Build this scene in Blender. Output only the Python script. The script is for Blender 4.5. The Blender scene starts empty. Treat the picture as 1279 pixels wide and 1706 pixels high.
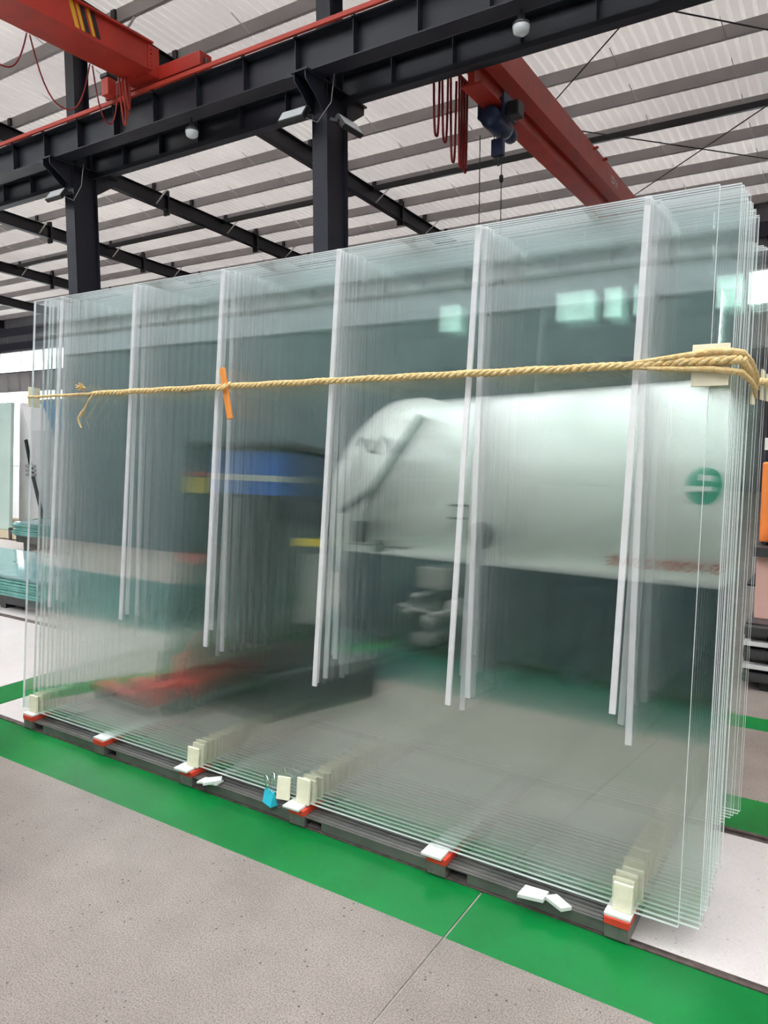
import bpy, math, random
from mathutils import Vector, Matrix
R = math.radians
rnd = random.Random(7)
scene = bpy.context.scene
col = scene.collection

# ------------------------------------------------------------------ camera
cam_d = bpy.data.cameras.new('camera')
cam_d.sensor_fit = 'VERTICAL'; cam_d.sensor_height = 36.0
cam_d.lens = 1225.0 * 36.0 / 1706.0
cam_d.clip_start = 0.05; cam_d.clip_end = 300
cam = bpy.data.objects.new('camera', cam_d); col.objects.link(cam)
cam.location = (0, 0, 1.6)
cam.rotation_euler = (R(90 - 5.641), 0, R(32.564))
scene.camera = cam
# ------------------------------------------------------------------ sky: bright overcast daylight
world = bpy.data.worlds.new('overcast'); scene.world = world
world.use_nodes = True
wn = world.node_tree.nodes
wn['Background'].inputs[0].default_value = (0.96, 0.98, 1.0, 1)
wn['Background'].inputs[1].default_value = 4.5
world.cycles.sampling_method = 'NONE'

# ------------------------------------------------------------------ exposure
vs = scene.view_settings
vs.view_transform = 'Standard'; vs.look = 'None'; vs.gamma = 1.0; vs.exposure = 0.42
vs.use_curve_mapping = False
cy = scene.cycles
cy.max_bounces = 9; cy.diffuse_bounces = 4; cy.glossy_bounces = 7
cy.transmission_bounces = 8; cy.transparent_max_bounces = 160
cy.sample_clamp_indirect = 8.0
cy.caustics_reflective = True
cy.use_denoising = True
cy.use_adaptive_sampling = True; cy.adaptive_threshold = 0.15; cy.adaptive_min_samples = 16

# ================================================================== helpers
MATS = {}
def nodes_of(m):
    m.use_nodes = True
    nt = m.node_tree
    return nt, nt.nodes, nt.links

def pbr(name, color, rough=0.5, metal=0.0, spec=0.5, var=0.0, scale=8.0, bump=0.0, bscale=60.0, color2=None, stretch=None, coat=0.0):
    """Procedural principled material; var mixes a noise-driven second colour in."""
    m = bpy.data.materials.new(name); MATS[name] = m
    nt, N, L = nodes_of(m)
    b = N['Principled BSDF']
    b.inputs['Base Color'].default_value = (*color, 1)
    b.inputs['Roughness'].default_value = rough
    b.inputs['Metallic'].default_value = metal
    b.inputs['Specular IOR Level'].default_value = spec
    if coat: b.inputs['Coat Weight'].default_value = coat; b.inputs['Coat Roughness'].default_value = 0.12
    tc = N.new('ShaderNodeTexCoord')
    src = tc.outputs['Object']
    if stretch:
        mp = N.new('ShaderNodeMapping'); mp.inputs['Scale'].default_value = stretch
        L.new(src, mp.inputs[0]); src = mp.outputs[0]
    if var > 0 or color2:
        n = N.new('ShaderNodeTexNoise'); n.inputs['Scale'].default_value = scale; n.inputs['Detail'].default_value = 6
        L.new(src, n.inputs['Vector'])
        mx = N.new('ShaderNodeMix'); mx.data_type = 'RGBA'
        c2 = color2 or tuple(max(0, c * (1 - var)) for c in color)
        mx.inputs[6].default_value = (*color, 1); mx.inputs[7].default_value = (*c2, 1)
        rp = N.new('ShaderNodeMapRange'); rp.inputs[1].default_value = 0.35; rp.inputs[2].default_value = 0.68
        L.new(n.outputs[0], rp.inputs[0]); L.new(rp.outputs[0], mx.inputs[0]); L.new(mx.outputs[2], b.inputs['Base Color'])
    if bump > 0:
        n2 = N.new('ShaderNodeTexNoise'); n2.inputs['Scale'].default_value = bscale
        L.new(src, n2.inputs['Vector'])
        bp = N.new('ShaderNodeBump'); bp.inputs['Strength'].default_value = bump; bp.inputs['Distance'].default_value = 0.01
        L.new(n2.outputs[0], bp.inputs['Height']); L.new(bp.outputs[0], b.inputs['Normal'])
    return m

class MB:
    """Mesh collector: boxes, oriented bars, tubes, lathes, prisms -> one mesh object."""
    def __init__(s): s.v = []; s.f = []; s.mi = []; s.sm = []
    def _add(s, vs, fs, mi=0, smooth=False):
        o = len(s.v); s.v += [tuple(v) for v in vs]
        for f in fs: s.f.append(tuple(i + o for i in f)); s.mi.append(mi); s.sm.append(smooth)
        return s
    def box(s, x0, x1, y0, y1, z0, z1, mi=0):
        vs = [(x, y, z) for z in (z0, z1) for y in (y0, y1) for x in (x0, x1)]
        fs = [(0, 2, 3, 1), (4, 5, 7, 6), (0, 1, 5, 4), (2, 6, 7, 3), (0, 4, 6, 2), (1, 3, 7, 5)]
        return s._add(vs, fs, mi)
    def bbox(s, x0, x1, y0, y1, z0, z1, b=0.01, mi=0):
        """box with chamfered edges"""
        import bmesh
        bm = bmesh.new()
        bmesh.ops.create_cube(bm, size=1)
        for v in bm.verts:
            v.co = Vector(((x0 + x1) / 2 + v.co.x * (x1 - x0), (y0 + y1) / 2 + v.co.y * (y1 - y0), (z0 + z1) / 2 + v.co.z * (z1 - z0)))
        bmesh.ops.bevel(bm, geom=bm.edges[:], offset=b, segments=2, profile=0.5, affect='EDGES')
        bm.verts.index_update()
        s._add([v.co.copy() for v in bm.verts], [[v.index for v in f.verts] for f in bm.faces], mi)
        bm.free(); return s
    def bar(s, a, b, w, h, up=(0, 0, 1), mi=0):
        """rectangular bar from a to b, w across, h along up"""
        a = Vector(a); b = Vector(b); d = (b - a).normalized(); up = Vector(up)
        if abs(d.dot(up)) > 0.99: up = Vector((0, 1, 0))
        sx = d.cross(up).normalized() * (w / 2); uu = sx.cross(d).normalized() * (h / 2)
        vs = [a - sx - uu, a + sx - uu, a + sx + uu, a - sx + uu, b - sx - uu, b + sx - uu, b + sx + uu, b - sx + uu]
        return s._add(vs, [(0, 1, 2, 3), (7, 6, 5, 4), (0, 4, 5, 1), (1, 5, 6, 2), (2, 6, 7, 3), (3, 7, 4, 0)], mi)
    def tube(s, pts, r, n=8, mi=0, cap=True):
        pts = [Vector(p) for p in pts]; k = len(pts)
        rr = r if isinstance(r, (list, tuple)) else [r] * k
        t0 = (pts[1] - pts[0]).normalized()
        ref = Vector((0, 0, 1)) if abs(t0.z) < 0.9 else Vector((1, 0, 0))
        nrm = t0.cross(ref).normalized(); vs = []
        for i, p in enumerate(pts):
            t = (pts[min(i + 1, k - 1)] - pts[max(i - 1, 0)]).normalized()
            nrm = (nrm - t * nrm.dot(t)).normalized(); bn = t.cross(nrm)
            for j in range(n):
                a = 2 * math.pi * j / n
                vs.append(p + (nrm * math.cos(a) + bn * math.sin(a)) * rr[i])
        fs = [(i * n + j, i * n + (j + 1) % n, (i + 1) * n + (j + 1) % n, (i + 1) * n + j) for i in range(k - 1) for j in range(n)]
        s._add(vs, fs, mi, True)
        if cap:
            s._add(vs[:n], [tuple(reversed(range(n)))], mi); s._add(vs[-n:], [tuple(range(n))], mi)
        return s
    def lathe(s, prof, n=24, M=Matrix(), mi=0):
        """prof: list of (r, z) about local z, transformed by M"""
        vs = []; k = len(prof)
        for r, z in prof:
            for j in range(n):
                a = 2 * math.pi * j / n; vs.append(M @ Vector((r * math.cos(a), r * math.sin(a), z)))
        fs = [(i * n + j, i * n + (j + 1) % n, (i + 1) * n + (j + 1) % n, (i + 1) * n + j) for i in range(k - 1) for j in range(n)]
        s._add(vs, fs, mi, True)
        s._add(vs[:n], [tuple(reversed(range(n)))], mi); s._add(vs[-n:], [tuple(range(n))], mi)
        return s
    def prism(s, poly, a, b, M=None, mi=0):
        """poly: 2-D points (u,v); extruded along third axis from a to b. M maps (u,v,w)->world"""
        M = M or (lambda u, v, w: (w, u, v))
        n = len(poly)
        vs = [M(u, v, a) for u, v in poly] + [M(u, v, b) for u, v in poly]
        fs = [tuple(reversed(range(n))), tuple(range(n, 2 * n))] + [(i, (i + 1) % n, n + (i + 1) % n, n + i) for i in range(n)]
        return s._add(vs, fs, mi)
    def mesh(s, name, mats):
        me = bpy.data.meshes.new(name); me.from_pydata(s.v, [], s.f)
        if not isinstance(mats, (list, tuple)): mats = [mats]
        for m in mats: me.materials.append(m)
        me.polygons.foreach_set('material_index', s.mi); me.polygons.foreach_set('use_smooth', s.sm)
        me.update(); return me
    def build(s, name, mats, parent=None, loc=None):
        o = bpy.data.objects.new(name, s.mesh(name, mats)); col.objects.link(o)
        if loc is not None: o.location = loc
        if parent: o.parent = parent
        return o

def tag(o, label=None, cat=None, group=None, kind=None):
    if label: o['label'] = label
    if cat: o['category'] = cat
    if group: o['group'] = group
    if kind: o['kind'] = kind
    return o
def empty(name, loc=(0, 0, 0), rz=0.0):
    o = bpy.data.objects.new(name, None); col.objects.link(o)
    o.location = loc; o.rotation_euler = (0, 0, rz); o.empty_display_size = 0.1
    return o
def inst(name, me, loc=(0, 0, 0), rot=(0, 0, 0), parent=None):
    o = bpy.data.objects.new(name, me); col.objects.link(o)
    o.location = loc; o.rotation_euler = rot
    if parent: o.parent = parent
    return o
def copy_tree(o, parent=None):
    c = o.copy(); col.objects.link(c); c.parent = parent
    for ch in list(o.children): copy_tree(ch, c)
    return c
def ibeam(mb, a, b, h, w, tf, tw, up=(0, 0, 1)):
    """I section between a and b (centre line), web along up"""
    a = Vector(a); b = Vector(b); d = (b - a).normalized(); up = Vector(up)
    sx = d.cross(up).normalized(); uu = sx.cross(d).normalized()
    for sg in (-1, 1):
        o = uu * sg * (h / 2 - tf / 2); mb.bar(a + o, b + o, w, tf, uu)
    mb.bar(a, b, tw, h - 2 * tf, uu)
    return mb
def text_mesh(txt, size, mat, name, depth=0.004):
    cu = bpy.data.curves.new(name, 'FONT'); cu.body = txt; cu.size = size; cu.extrude = depth
    t = bpy.data.objects.new(name, cu); col.objects.link(t)
    me = bpy.data.meshes.new_from_object(t); bpy.data.objects.remove(t); bpy.data.curves.remove(cu)
    me.materials.clear(); me.materials.append(mat); return me

# ================================================================== materials
navy = pbr('navy_steel_paint', (0.013, 0.015, 0.026), 0.45, var=0.25, scale=3)
navy2 = pbr('navy_rafter_paint', (0.011, 0.011, 0.016), 0.5, var=0.2, scale=3)
girder_m = pbr('charcoal_girder_paint', (0.018, 0.020, 0.030), 0.5, var=0.3, scale=2)
red_m = pbr('red_crane_paint', (0.50, 0.034, 0.020), 0.42, var=0.22, scale=2.5)
redrail = pbr('red_conductor_rail', (0.52, 0.05, 0.03), 0.5)
redcable = pbr('red_cable', (0.30, 0.02, 0.02), 0.45)
black_m = pbr('black_plastic', (0.012, 0.012, 0.014), 0.4)
dkmetal = pbr('dark_steel', (0.09, 0.09, 0.092), 0.42, metal=0.6, var=0.3, scale=12)
galv = pbr('galvanised_purlin', (0.40, 0.375, 0.37), 0.5, metal=0.2, var=0.15, scale=1.2)
wht_m = pbr('white_paint', (0.75, 0.74, 0.72), 0.4, var=0.08, scale=4)
yellow_m = pbr('yellow_paint', (0.75, 0.42, 0.02), 0.5)
blue_hoist = pbr('blue_hoist_paint', (0.02, 0.035, 0.09), 0.4, var=0.3, scale=10)
tan_rope = pbr('jute_rope', (0.72, 0.48, 0.20), 0.85, spec=0.2, var=0.45, scale=70, bump=0.6, bscale=260, color2=(0.88, 0.70, 0.38))
orange_wood = pbr('orange_stick', (0.85, 0.30, 0.05), 0.55, var=0.2, scale=40, stretch=(1, 1, 0.1))
foam_m = pbr('cream_foam', (0.80, 0.77, 0.58), 0.8, spec=0.2, var=0.10, scale=30)
board_m = pbr('cream_cardboard', (0.86, 0.80, 0.60), 0.75, spec=0.2, var=0.12, scale=12)
strip_m = pbr('white_spacer_strip', (0.93, 0.90, 0.91), 0.35, var=0.06, scale=20)
pad_red = pbr('red_rubber', (0.72, 0.06, 0.03), 0.55, var=0.15, scale=20)
palestrip = pbr('pale_plastic_strip', (0.72, 0.74, 0.70), 0.5, var=0.1, scale=20)
cyan_m = pbr('cyan_clip', (0.03, 0.50, 0.66), 0.35)
chrome = pbr('chrome_wire', (0.75, 0.75, 0.76), 0.2, metal=1.0)
rackm = pbr('grey_rack_paint', (0.155, 0.146, 0.138), 0.32, metal=0.25, var=0.35, scale=9)
rackend = pbr('cut_steel_end', (0.22, 0.20, 0.19), 0.5, metal=0.4, var=0.3, scale=30)
rust = pbr('rusty_angle_iron', (0.12, 0.085, 0.075), 0.7, metal=0.2, var=0.6, scale=25, bump=0.4)
greybox = pbr('dark_grey_cabinet_paint', (0.030, 0.036, 0.042), 0.45, var=0.2, scale=3)
bluesign = pbr('blue_sign', (0.03, 0.16, 0.62), 0.4)
tealdark = pbr('dark_teal_paint', (0.006, 0.028, 0.046), 0.45, var=0.25, scale=2)
vesselw = pbr('white_vessel_paint', (0.80, 0.80, 0.77), 0.28, var=0.04, scale=1.5, coat=0.3)
greenlogo = pbr('green_logo_paint', (0.02, 0.33, 0.21), 0.4)
redtext = pbr('red_lettering', (0.62, 0.05, 0.03), 0.4)
orange_p = pbr('orange_guard_paint', (0.92, 0.26, 0.06), 0.45, var=0.12, scale=3)
peach = pbr('pale_pink_reflection', (0.72, 0.42, 0.36), 0.35, var=0.12, scale=2)
beige = pbr('beige_crate', (0.62, 0.52, 0.36), 0.7, var=0.2, scale=10)
tarp = pbr('blue_tarp', (0.10, 0.30, 0.62), 0.5, var=0.2, scale=6)
wrapw = pbr('white_wrap', (0.80, 0.77, 0.78), 0.45, var=0.08, scale=5)
greenbin = pbr('green_plastic', (0.02, 0.20, 0.10), 0.5, var=0.2, scale=8)
tealglass = pbr('stacked_teal_glass', (0.035, 0.22, 0.19), 0.12, spec=0.6, var=0.4, scale=3, color2=(0.16, 0.42, 0.38))
tealtop = pbr('glass_pile_top', (0.20, 0.36, 0.37), 0.06, spec=0.9, var=0.2, scale=2)
lampglass = pbr('frosted_lamp_lens', (0.72, 0.74, 0.76), 0.2, spec=0.7)
signy = pbr('yellow_sign', (0.75, 0.58, 0.03), 0.5)
signr = pbr('red_sign', (0.55, 0.05, 0.04), 0.5)
wallm = pbr('grey_wall_cladding', (0.36, 0.36, 0.38), 0.6, var=0.15, scale=0.6)
wallnavy = pbr('navy_wall_frame', (0.035, 0.033, 0.05), 0.5)
wallback = pbr('lilac_grey_cladding', (0.17, 0.165, 0.18), 0.6, var=0.2, scale=0.8)

def concrete(name, base, dark, speck, rough=0.5, stain=None):
    m = bpy.data.materials.new(name); MATS[name] = m
    nt, N, L = nodes_of(m); b = N['Principled BSDF']
    tc = N.new('ShaderNodeTexCoord')
    big = N.new('ShaderNodeTexNoise'); big.inputs['Scale'].default_value = 1.6; big.inputs['Detail'].default_value = 9; big.inputs['Roughness'].default_value = 0.68
    fine = N.new('ShaderNodeTexNoise'); fine.inputs['Scale'].default_value = 190; fine.inputs['Detail'].default_value = 5
    vor = N.new('ShaderNodeTexVoronoi'); vor.inputs['Scale'].default_value = 34; vor.inputs['Randomness'].default_value = 1
    for n in (big, fine, vor): L.new(tc.outputs['Object'], n.inputs['Vector'])
    r1 = N.new('ShaderNodeMapRange'); r1.inputs[1].default_value = 0.35; r1.inputs[2].default_value = 0.65
    L.new(big.outputs[0], r1.inputs[0])
    m1 = N.new('ShaderNodeMix'); m1.data_type = 'RGBA'; m1.inputs[6].default_value = (*base, 1); m1.inputs[7].default_value = (*dark, 1)
    L.new(r1.outputs[0], m1.inputs[0])
    r2 = N.new('ShaderNodeMapRange'); r2.inputs[1].default_value = 0.36; r2.inputs[2].default_value = 0.60; r2.inputs[3].default_value = 0.62; r2.inputs[4].default_value = 1.22
    L.new(fine.outputs[0], r2.inputs[0])
    mul = N.new('ShaderNodeMix'); mul.data_type = 'RGBA'; mul.blend_type = 'MULTIPLY'; mul.inputs[0].default_value = 1.0
    L.new(m1.outputs[2], mul.inputs[6]); L.new(r2.outputs[0], mul.inputs[7])
    # sparse dark pits
    r3 = N.new('ShaderNodeMapRange'); r3.inputs[1].default_value = 0.10; r3.inputs[2].default_value = 0.17; r3.inputs[3].default_value = 1; r3.inputs[4].default_value = 0
    L.new(vor.outputs['Distance'], r3.inputs[0])
    gate = N.new('ShaderNodeTexNoise'); gate.inputs['Scale'].default_value = 7
    L.new(tc.outputs['Object'], gate.inputs['Vector'])
    r4 = N.new('ShaderNodeMapRange'); r4.inputs[1].default_value = 0.50; r4.inputs[2].default_value = 0.58
    L.new(gate.outputs[0], r4.inputs[0])
    mm = N.new('ShaderNodeMath'); mm.operation = 'MULTIPLY'; L.new(r3.outputs[0], mm.inputs[0]); L.new(r4.outputs[0], mm.inputs[1])
    m2 = N.new('ShaderNodeMix'); m2.data_type = 'RGBA'; m2.inputs[7].default_value = (*speck, 1)
    L.new(mm.outputs[0], m2.inputs[0]); L.new(mul.outputs[2], m2.inputs[6]); L.new(m2.outputs[2], b.inputs['Base Color'])
    b.inputs['Roughness'].default_value = rough
    return m
conc = concrete('grey_speckled_concrete', (0.275, 0.228, 0.203), (0.195, 0.158, 0.14), (0.05, 0.042, 0.04), 0.42)
conc_pale = concrete('pale_polished_floor', (0.64, 0.585, 0.57), (0.57, 0.52, 0.505), (0.40, 0.36, 0.34), 0.32)
for nd in conc_pale.node_tree.nodes:
    if nd.type == 'MAP_RANGE' and abs(nd.inputs[3].default_value - 0.62) < 1e-4:
        nd.inputs[3].default_value = 0.93; nd.inputs[4].default_value = 1.04
green_floor = pbr('green_epoxy_floor', (0.002, 0.180, 0.034), 0.36, spec=0.18, var=0.3, scale=2.2, color2=(0.003, 0.115, 0.024), bump=0.03, bscale=40)

shaded_floor = pbr('green_floor_in_shade', (0.012, 0.075, 0.06), 0.4, var=0.3, scale=2)  # green floor darkened in its colour to imitate the vessel's shade

def roof_material(name, fac, lo, hi):
    """thin translucent roofing sheet: scatters daylight through and reflects the hall"""
    m = bpy.data.materials.new(name); nt, N, L = nodes_of(m)
    for n in list(N): N.remove(n)
    out = N.new('ShaderNodeOutputMaterial')
    tr = N.new('ShaderNodeBsdfTranslucent'); df = N.new('ShaderNodeBsdfDiffuse'); mx = N.new('ShaderNodeMixShader')
    tc = N.new('ShaderNodeTexCoord'); no = N.new('ShaderNodeTexNoise'); no.inputs['Scale'].default_value = 0.35; no.inputs['Detail'].default_value = 3
    L.new(tc.outputs['Object'], no.inputs['Vector'])
    cr = N.new('ShaderNodeValToRGB'); L.new(no.outputs[0], cr.inputs[0])
    cr.color_ramp.elements[0].position = 0.35; cr.color_ramp.elements[0].color = lo
    cr.color_ramp.elements[1].position = 0.65; cr.color_ramp.elements[1].color = hi
    L.new(cr.outputs[0], tr.inputs[0]); L.new(cr.outputs[0], df.inputs[0])
    mx.inputs[0].default_value = fac
    L.new(tr.outputs[0], mx.inputs[1]); L.new(df.outputs[0], mx.inputs[2]); L.new(mx.outputs[0], out.inputs[0])
    return m
roof_m = roof_material('translucent_roof_sheet', 0.905, (0.72, 0.67, 0.65, 1), (0.82, 0.78, 0.74, 1))  # translucency added to brighten the underside and light the hall
added_skylight_m = roof_material('added_skylight_sheet', 0.08, (0.88, 0.90, 0.90, 1), (0.92, 0.93, 0.93, 1))  # for the added skylights, passes most of the daylight

def thin_glass(name, tint, boost=1.0):
    m = bpy.data.materials.new(name); nt, N, L = nodes_of(m)
    for n in list(N): N.remove(n)
    out = N.new('ShaderNodeOutputMaterial')
    tr = N.new('ShaderNodeBsdfTransparent'); tr.inputs[0].default_value = (*tint, 1)
    gl = N.new('ShaderNodeBsdfGlossy'); gl.inputs['Color'].default_value = (0.97, 1.0, 0.99, 1); gl.inputs['Roughness'].default_value = 0.0
    ge = N.new('ShaderNodeNewGeometry')
    ior = N.new('ShaderNodeMapRange'); ior.inputs[3].default_value = 1.52; ior.inputs[4].default_value = 1 / 1.52
    L.new(ge.outputs['Backfacing'], ior.inputs[0])
    fr = N.new('ShaderNodeFresnel'); L.new(ior.outputs[0], fr.inputs['IOR'])
    # both faces of the sheet together: 2r/(1+r)
    a = N.new('ShaderNodeMath'); a.operation = 'MULTIPLY'; a.inputs[1].default_value = 2.0; L.new(fr.outputs[0], a.inputs[0])
    b = N.new('ShaderNodeMath'); b.operation = 'ADD'; b.inputs[1].default_value = 1.0; L.new(fr.outputs[0], b.inputs[0])
    d = N.new('ShaderNodeMath'); d.operation = 'DIVIDE'; L.new(a.outputs[0], d.inputs[0]); L.new(b.outputs[0], d.inputs[1])
    e = N.new('ShaderNodeMath'); e.operation = 'MULTIPLY'; e.inputs[1].default_value = boost; e.use_clamp = True; L.new(d.outputs[0], e.inputs[0])
    mx = N.new('ShaderNodeMixShader'); L.new(e.outputs[0], mx.inputs[0]); L.new(tr.outputs[0], mx.inputs[1]); L.new(gl.outputs[0], mx.inputs[2])
    L.new(mx.outputs[0], out.inputs[0]); return m
glass_face = thin_glass('coated_float_glass', (0.982, 0.994, 0.989), 1.5)   # solar-control coating mirrors more than bare glass
def edge_material():
    m = bpy.data.materials.new('glass_cut_edge'); nt, N, L = nodes_of(m)
    for n in list(N): N.remove(n)
    out = N.new('ShaderNodeOutputMaterial')
    df = N.new('ShaderNodeBsdfDiffuse'); tl = N.new('ShaderNodeBsdfTranslucent'); tr = N.new('ShaderNodeBsdfTransparent')
    tc = N.new('ShaderNodeTexCoord'); no = N.new('ShaderNodeTexNoise'); no.inputs['Scale'].default_value = 9
    L.new(tc.outputs['Object'], no.inputs['Vector'])
    cr = N.new('ShaderNodeValToRGB'); L.new(no.outputs[0], cr.inputs[0])
    cr.color_ramp.elements[0].position = 0.3; cr.color_ramp.elements[0].color = (0.90, 0.95, 0.94, 1)
    cr.color_ramp.elements[1].position = 0.7; cr.color_ramp.elements[1].color = (0.985, 0.99, 0.99, 1)
    for n in (df, tl): L.new(cr.outputs[0], n.inputs[0])
    tr.inputs[0].default_value = (0.8, 0.95, 0.9, 1)
    m1 = N.new('ShaderNodeMixShader'); m1.inputs[0].default_value = 0.22
    L.new(df.outputs[0], m1.inputs[1]); L.new(tl.outputs[0], m1.inputs[2])
    m2 = N.new('ShaderNodeMixShader'); m2.inputs[0].default_value = 0.04
    L.new(m1.outputs[0], m2.inputs[1]); L.new(tr.outputs[0], m2.inputs[2]); L.new(m2.outputs[0], out.inputs[0])
    return m
glass_edge = edge_material()
window_glass = thin_glass('window_glass', (0.95, 0.98, 0.97))

# ================================================================== the hall
XL, XR, YB, YF = -46.0, 16.0, 25.0, -15.0
SLOPE = 0.065
def zroof(y): return 9.77 - SLOPE * (y - 9.0)        # underside of the roofing sheet
RAFX = [-42.3, -36.3, -30.3, -24.3, -18.3, -12.3, -6.5, -0.5, 5.5, 11.5]

# floor: concrete slabs with sawn joints, green lanes, pale lane with iron angles
floor = tag(empty('floor'), kind='structure')
G = 0.004
def slab(x0, x1, y0, y1, mat, z=0.0, name='floor_slab'):
    MB().box(x0 + G, x1 - G, y0, y1, z - 0.12, z).build(name, mat, floor)
MB().box(XL, XR, YF, YB, -0.3, -0.004).build('sub_floor', pbr('joint_filler', (0.34, 0.30, 0.265), 0.8, var=0.4, scale=14), floor)
front_x = [XL, -16.035, -11.035, -6.035, -4.6]
for x0, x1 in zip(front_x[:-1], front_x[1:]): slab(x0, x1, -0.62, 1.98, conc)
for x0, x1 in zip([-4.3, -1.035, 3.965, 8.965], [-1.035, 3.965, 8.965, XR]): slab(x0, x1, -0.62, 1.98, conc)
for x0, x1 in zip([XL, -20, -11.035, -4.6 + 0.3, -1.035, 3.965, 8.965], [-20, -11.035, -4.6, -1.035, 3.965, 8.965, XR]): slab(x0, x1, YF, -5.0, conc)
slab(-4.6, -4.3, YF, 1.98, green_floor, name='green_cross_lane')
slab(XL, -4.6, -5.0, -0.62, shaded_floor, name='shaded_green_floor'); slab(-4.3, XR, -5.0, -0.62, shaded_floor, name='shaded_green_floor')
for x0, x1 in ((XL, -4.3), (-4.3, -1.035), (-1.035, XR)): slab(x0, x1, 1.98, 2.265, green_floor, name='green_lane')
MB().box(XL, XR, 2.265, 2.280, -0.1, 0.005).box(XL, XR, 2.280, 2.305, -0.1, -0.003).build('angle_iron', rust, floor)
slab(-4.3, XR, 2.305, 3.165, conc_pale, -0.002, 'pale_lane')
slab(-4.6, -4.3, 2.305, 3.66, green_floor, name='green_cross_lane')
slab(XL, -4.6, 2.305, 3.66, conc_pale, 0, 'pale_lane')
MB().box(-4.3, XR, 3.165, 3.19, -0.1, -0.003).box(-4.3, XR, 3.19, 3.21, -0.1, 0.006).build('angle_iron', rust, floor)
MB().box(XL, -4.3, 3.66, 3.71, -0.1, 0.006).build('angle_iron', rust, floor)
slab(-4.3, XR, 3.21, 3.53, green_floor, name='green_lane')
slab(-4.3, -1.035, 3.53, 4.42, conc); slab(-1.035, XR, 3.53, 4.42, conc)
slab(-4.3, XR, 4.42, 4.62, green_floor, name='green_lane')
slab(XL, -4.3, 3.71, 5.4, conc_pale); slab(XL, -4.3, 5.4, 5.75, green_floor, name='green_lane')
slab(XL, -4.3, 5.75, YB, conc_pale); slab(-4.3, XR, 4.62, YB, conc)

# ceiling: ribbed sheet, purlins, rafters
ceil = tag(empty('ceiling'), kind='structure')
def roof_strip(x0, x1, ya, yb, mat, name):
    prof = []; px = x0
    while px < x1 - 0.01: prof += [(px, 0.0), (px + 0.13, 0.0), (px + 0.15, 0.03), (px + 0.19, 0.03)]; px += 0.21
    prof.append((x1, 0.0)); n = len(prof)
    mb = MB()
    mb._add([(x, ya, zroof(ya) + d) for x, d in prof] + [(x, yb, zroof(yb) + d) for x, d in prof], [(i, i + 1, n + i + 1, n + i) for i in range(n - 1)])
    mb.build(name, mat, ceil)
YS = 6.0                      # unseen skylight bands, added over the near bay only to brighten the foreground
roof_strip(XL, XR, YS, YB + 0.3, roof_m, 'roof_sheet')
SKW = 2.5
edges = [XL]
for x in RAFX: edges += [x + 3 - SKW, x + 3 + SKW]
edges[-1] = XR
for k in range(len(edges) - 1):
    if edges[k] < XR: roof_strip(edges[k], min(edges[k + 1], XR), YF - 0.3, YS, added_skylight_m if k % 2 else roof_m, 'added_skylight_sheet' if k % 2 else 'roof_sheet')
pur = MB()   # C section, open side away
pur.box(XL, XR, -0.002, 0.002, -0.25, 0.0).box(XL, XR, 0.0, 0.075, -0.003, 0.0).box(XL, XR, 0.0, 0.075, -0.25, -0.247).box(XL, XR, 0.072, 0.075, -0.247, -0.225)
pm = pur.mesh('purlin', galv)
y = 8.25 - 1.5 * 15
PURY = []
while y < YB:
    if y > YF + 0.3: inst('purlin', pm, (0, y, zroof(y) - 0.002), (0, 0, 0), ceil); PURY.append(y)
    y += 1.5
RH = 0.42
def rafter_z(y): return zroof(y) - 0.255 - RH / 2
for x in RAFX:
    ibeam(MB(), (x, YF, rafter_z(YF)), (x, YB, rafter_z(YB)), RH, 0.2, 0.014, 0.01).build('rafter', navy2, ceil)
# splice plates, purlin cleats and fly braces in the bays the photograph shows
cleat = MB().box(-0.06, 0.06, -0.05, 0.0, -0.19, -0.02).mesh('purlin_cleat', navy2)
splice = MB().box(-0.11, 0.11, -0.03, 0.03, -0.36, 0.36).mesh('splice_plate', navy2)
fly = MB().bar((0, 0, 0), (0.75, 0.0, 0.52), 0.05, 0.01).mesh('fly_brace', wht_m)
for x in (-30.3, -24.3, -18.3, -12.3, -6.5):
    for i, y in enumerate(PURY):
        if y < 5: continue
        inst('purlin_cleat', cleat, (x, y, zroof(y)), (0, 0, 0), ceil)
        if i % 2 == 0: inst('fly_brace', fly, (x, y + 0.05, zroof(y) - 0.60), (0, 0, 0), ceil)
    for y in (16.2, 20.2): inst('splice_plate', splice, (x, y, rafter_z(y)), (0, 0, 0), ceil)
# sag rods between purlins: thin pairs of pale rods
sag = MB()
for x in [rx + k for rx in RAFX[2:] for k in (2.0, 4.0)]:
    for a, b in zip(PURY[:-1], PURY[1:]):
        if a > 8: sag.bar((x, a - 0.45, zroof(a) - 0.06), (x + 0.05, a, zroof(a) - 0.24), 0.014, 0.014)
tag(sag.build('sag_rods', wht_m, ceil), kind='stuff')
# dark conduit along the roof and cross bracing cables
MB().bar((XL, 18.6, 9.02 - 0.15), (XR, 18.6, 9.02 - 0.15), 0.09, 0.14).build('roof_conduit', black_m, ceil)
for a, b in (((-6.5, 10.6, 9.2), (-0.5, 16.6, 8.78)), ((-0.5, 10.6, 9.2), (-6.5, 16.6, 8.78)), ((-6.5, 16.8, 8.78), (-0.5, 22.8, 8.4)), ((-0.5, 16.8, 8.78), (-6.5, 22.8, 8.4))):
    MB().tube([a, b], 0.014, 6).build('bracing_cable', black_m, ceil)

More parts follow.
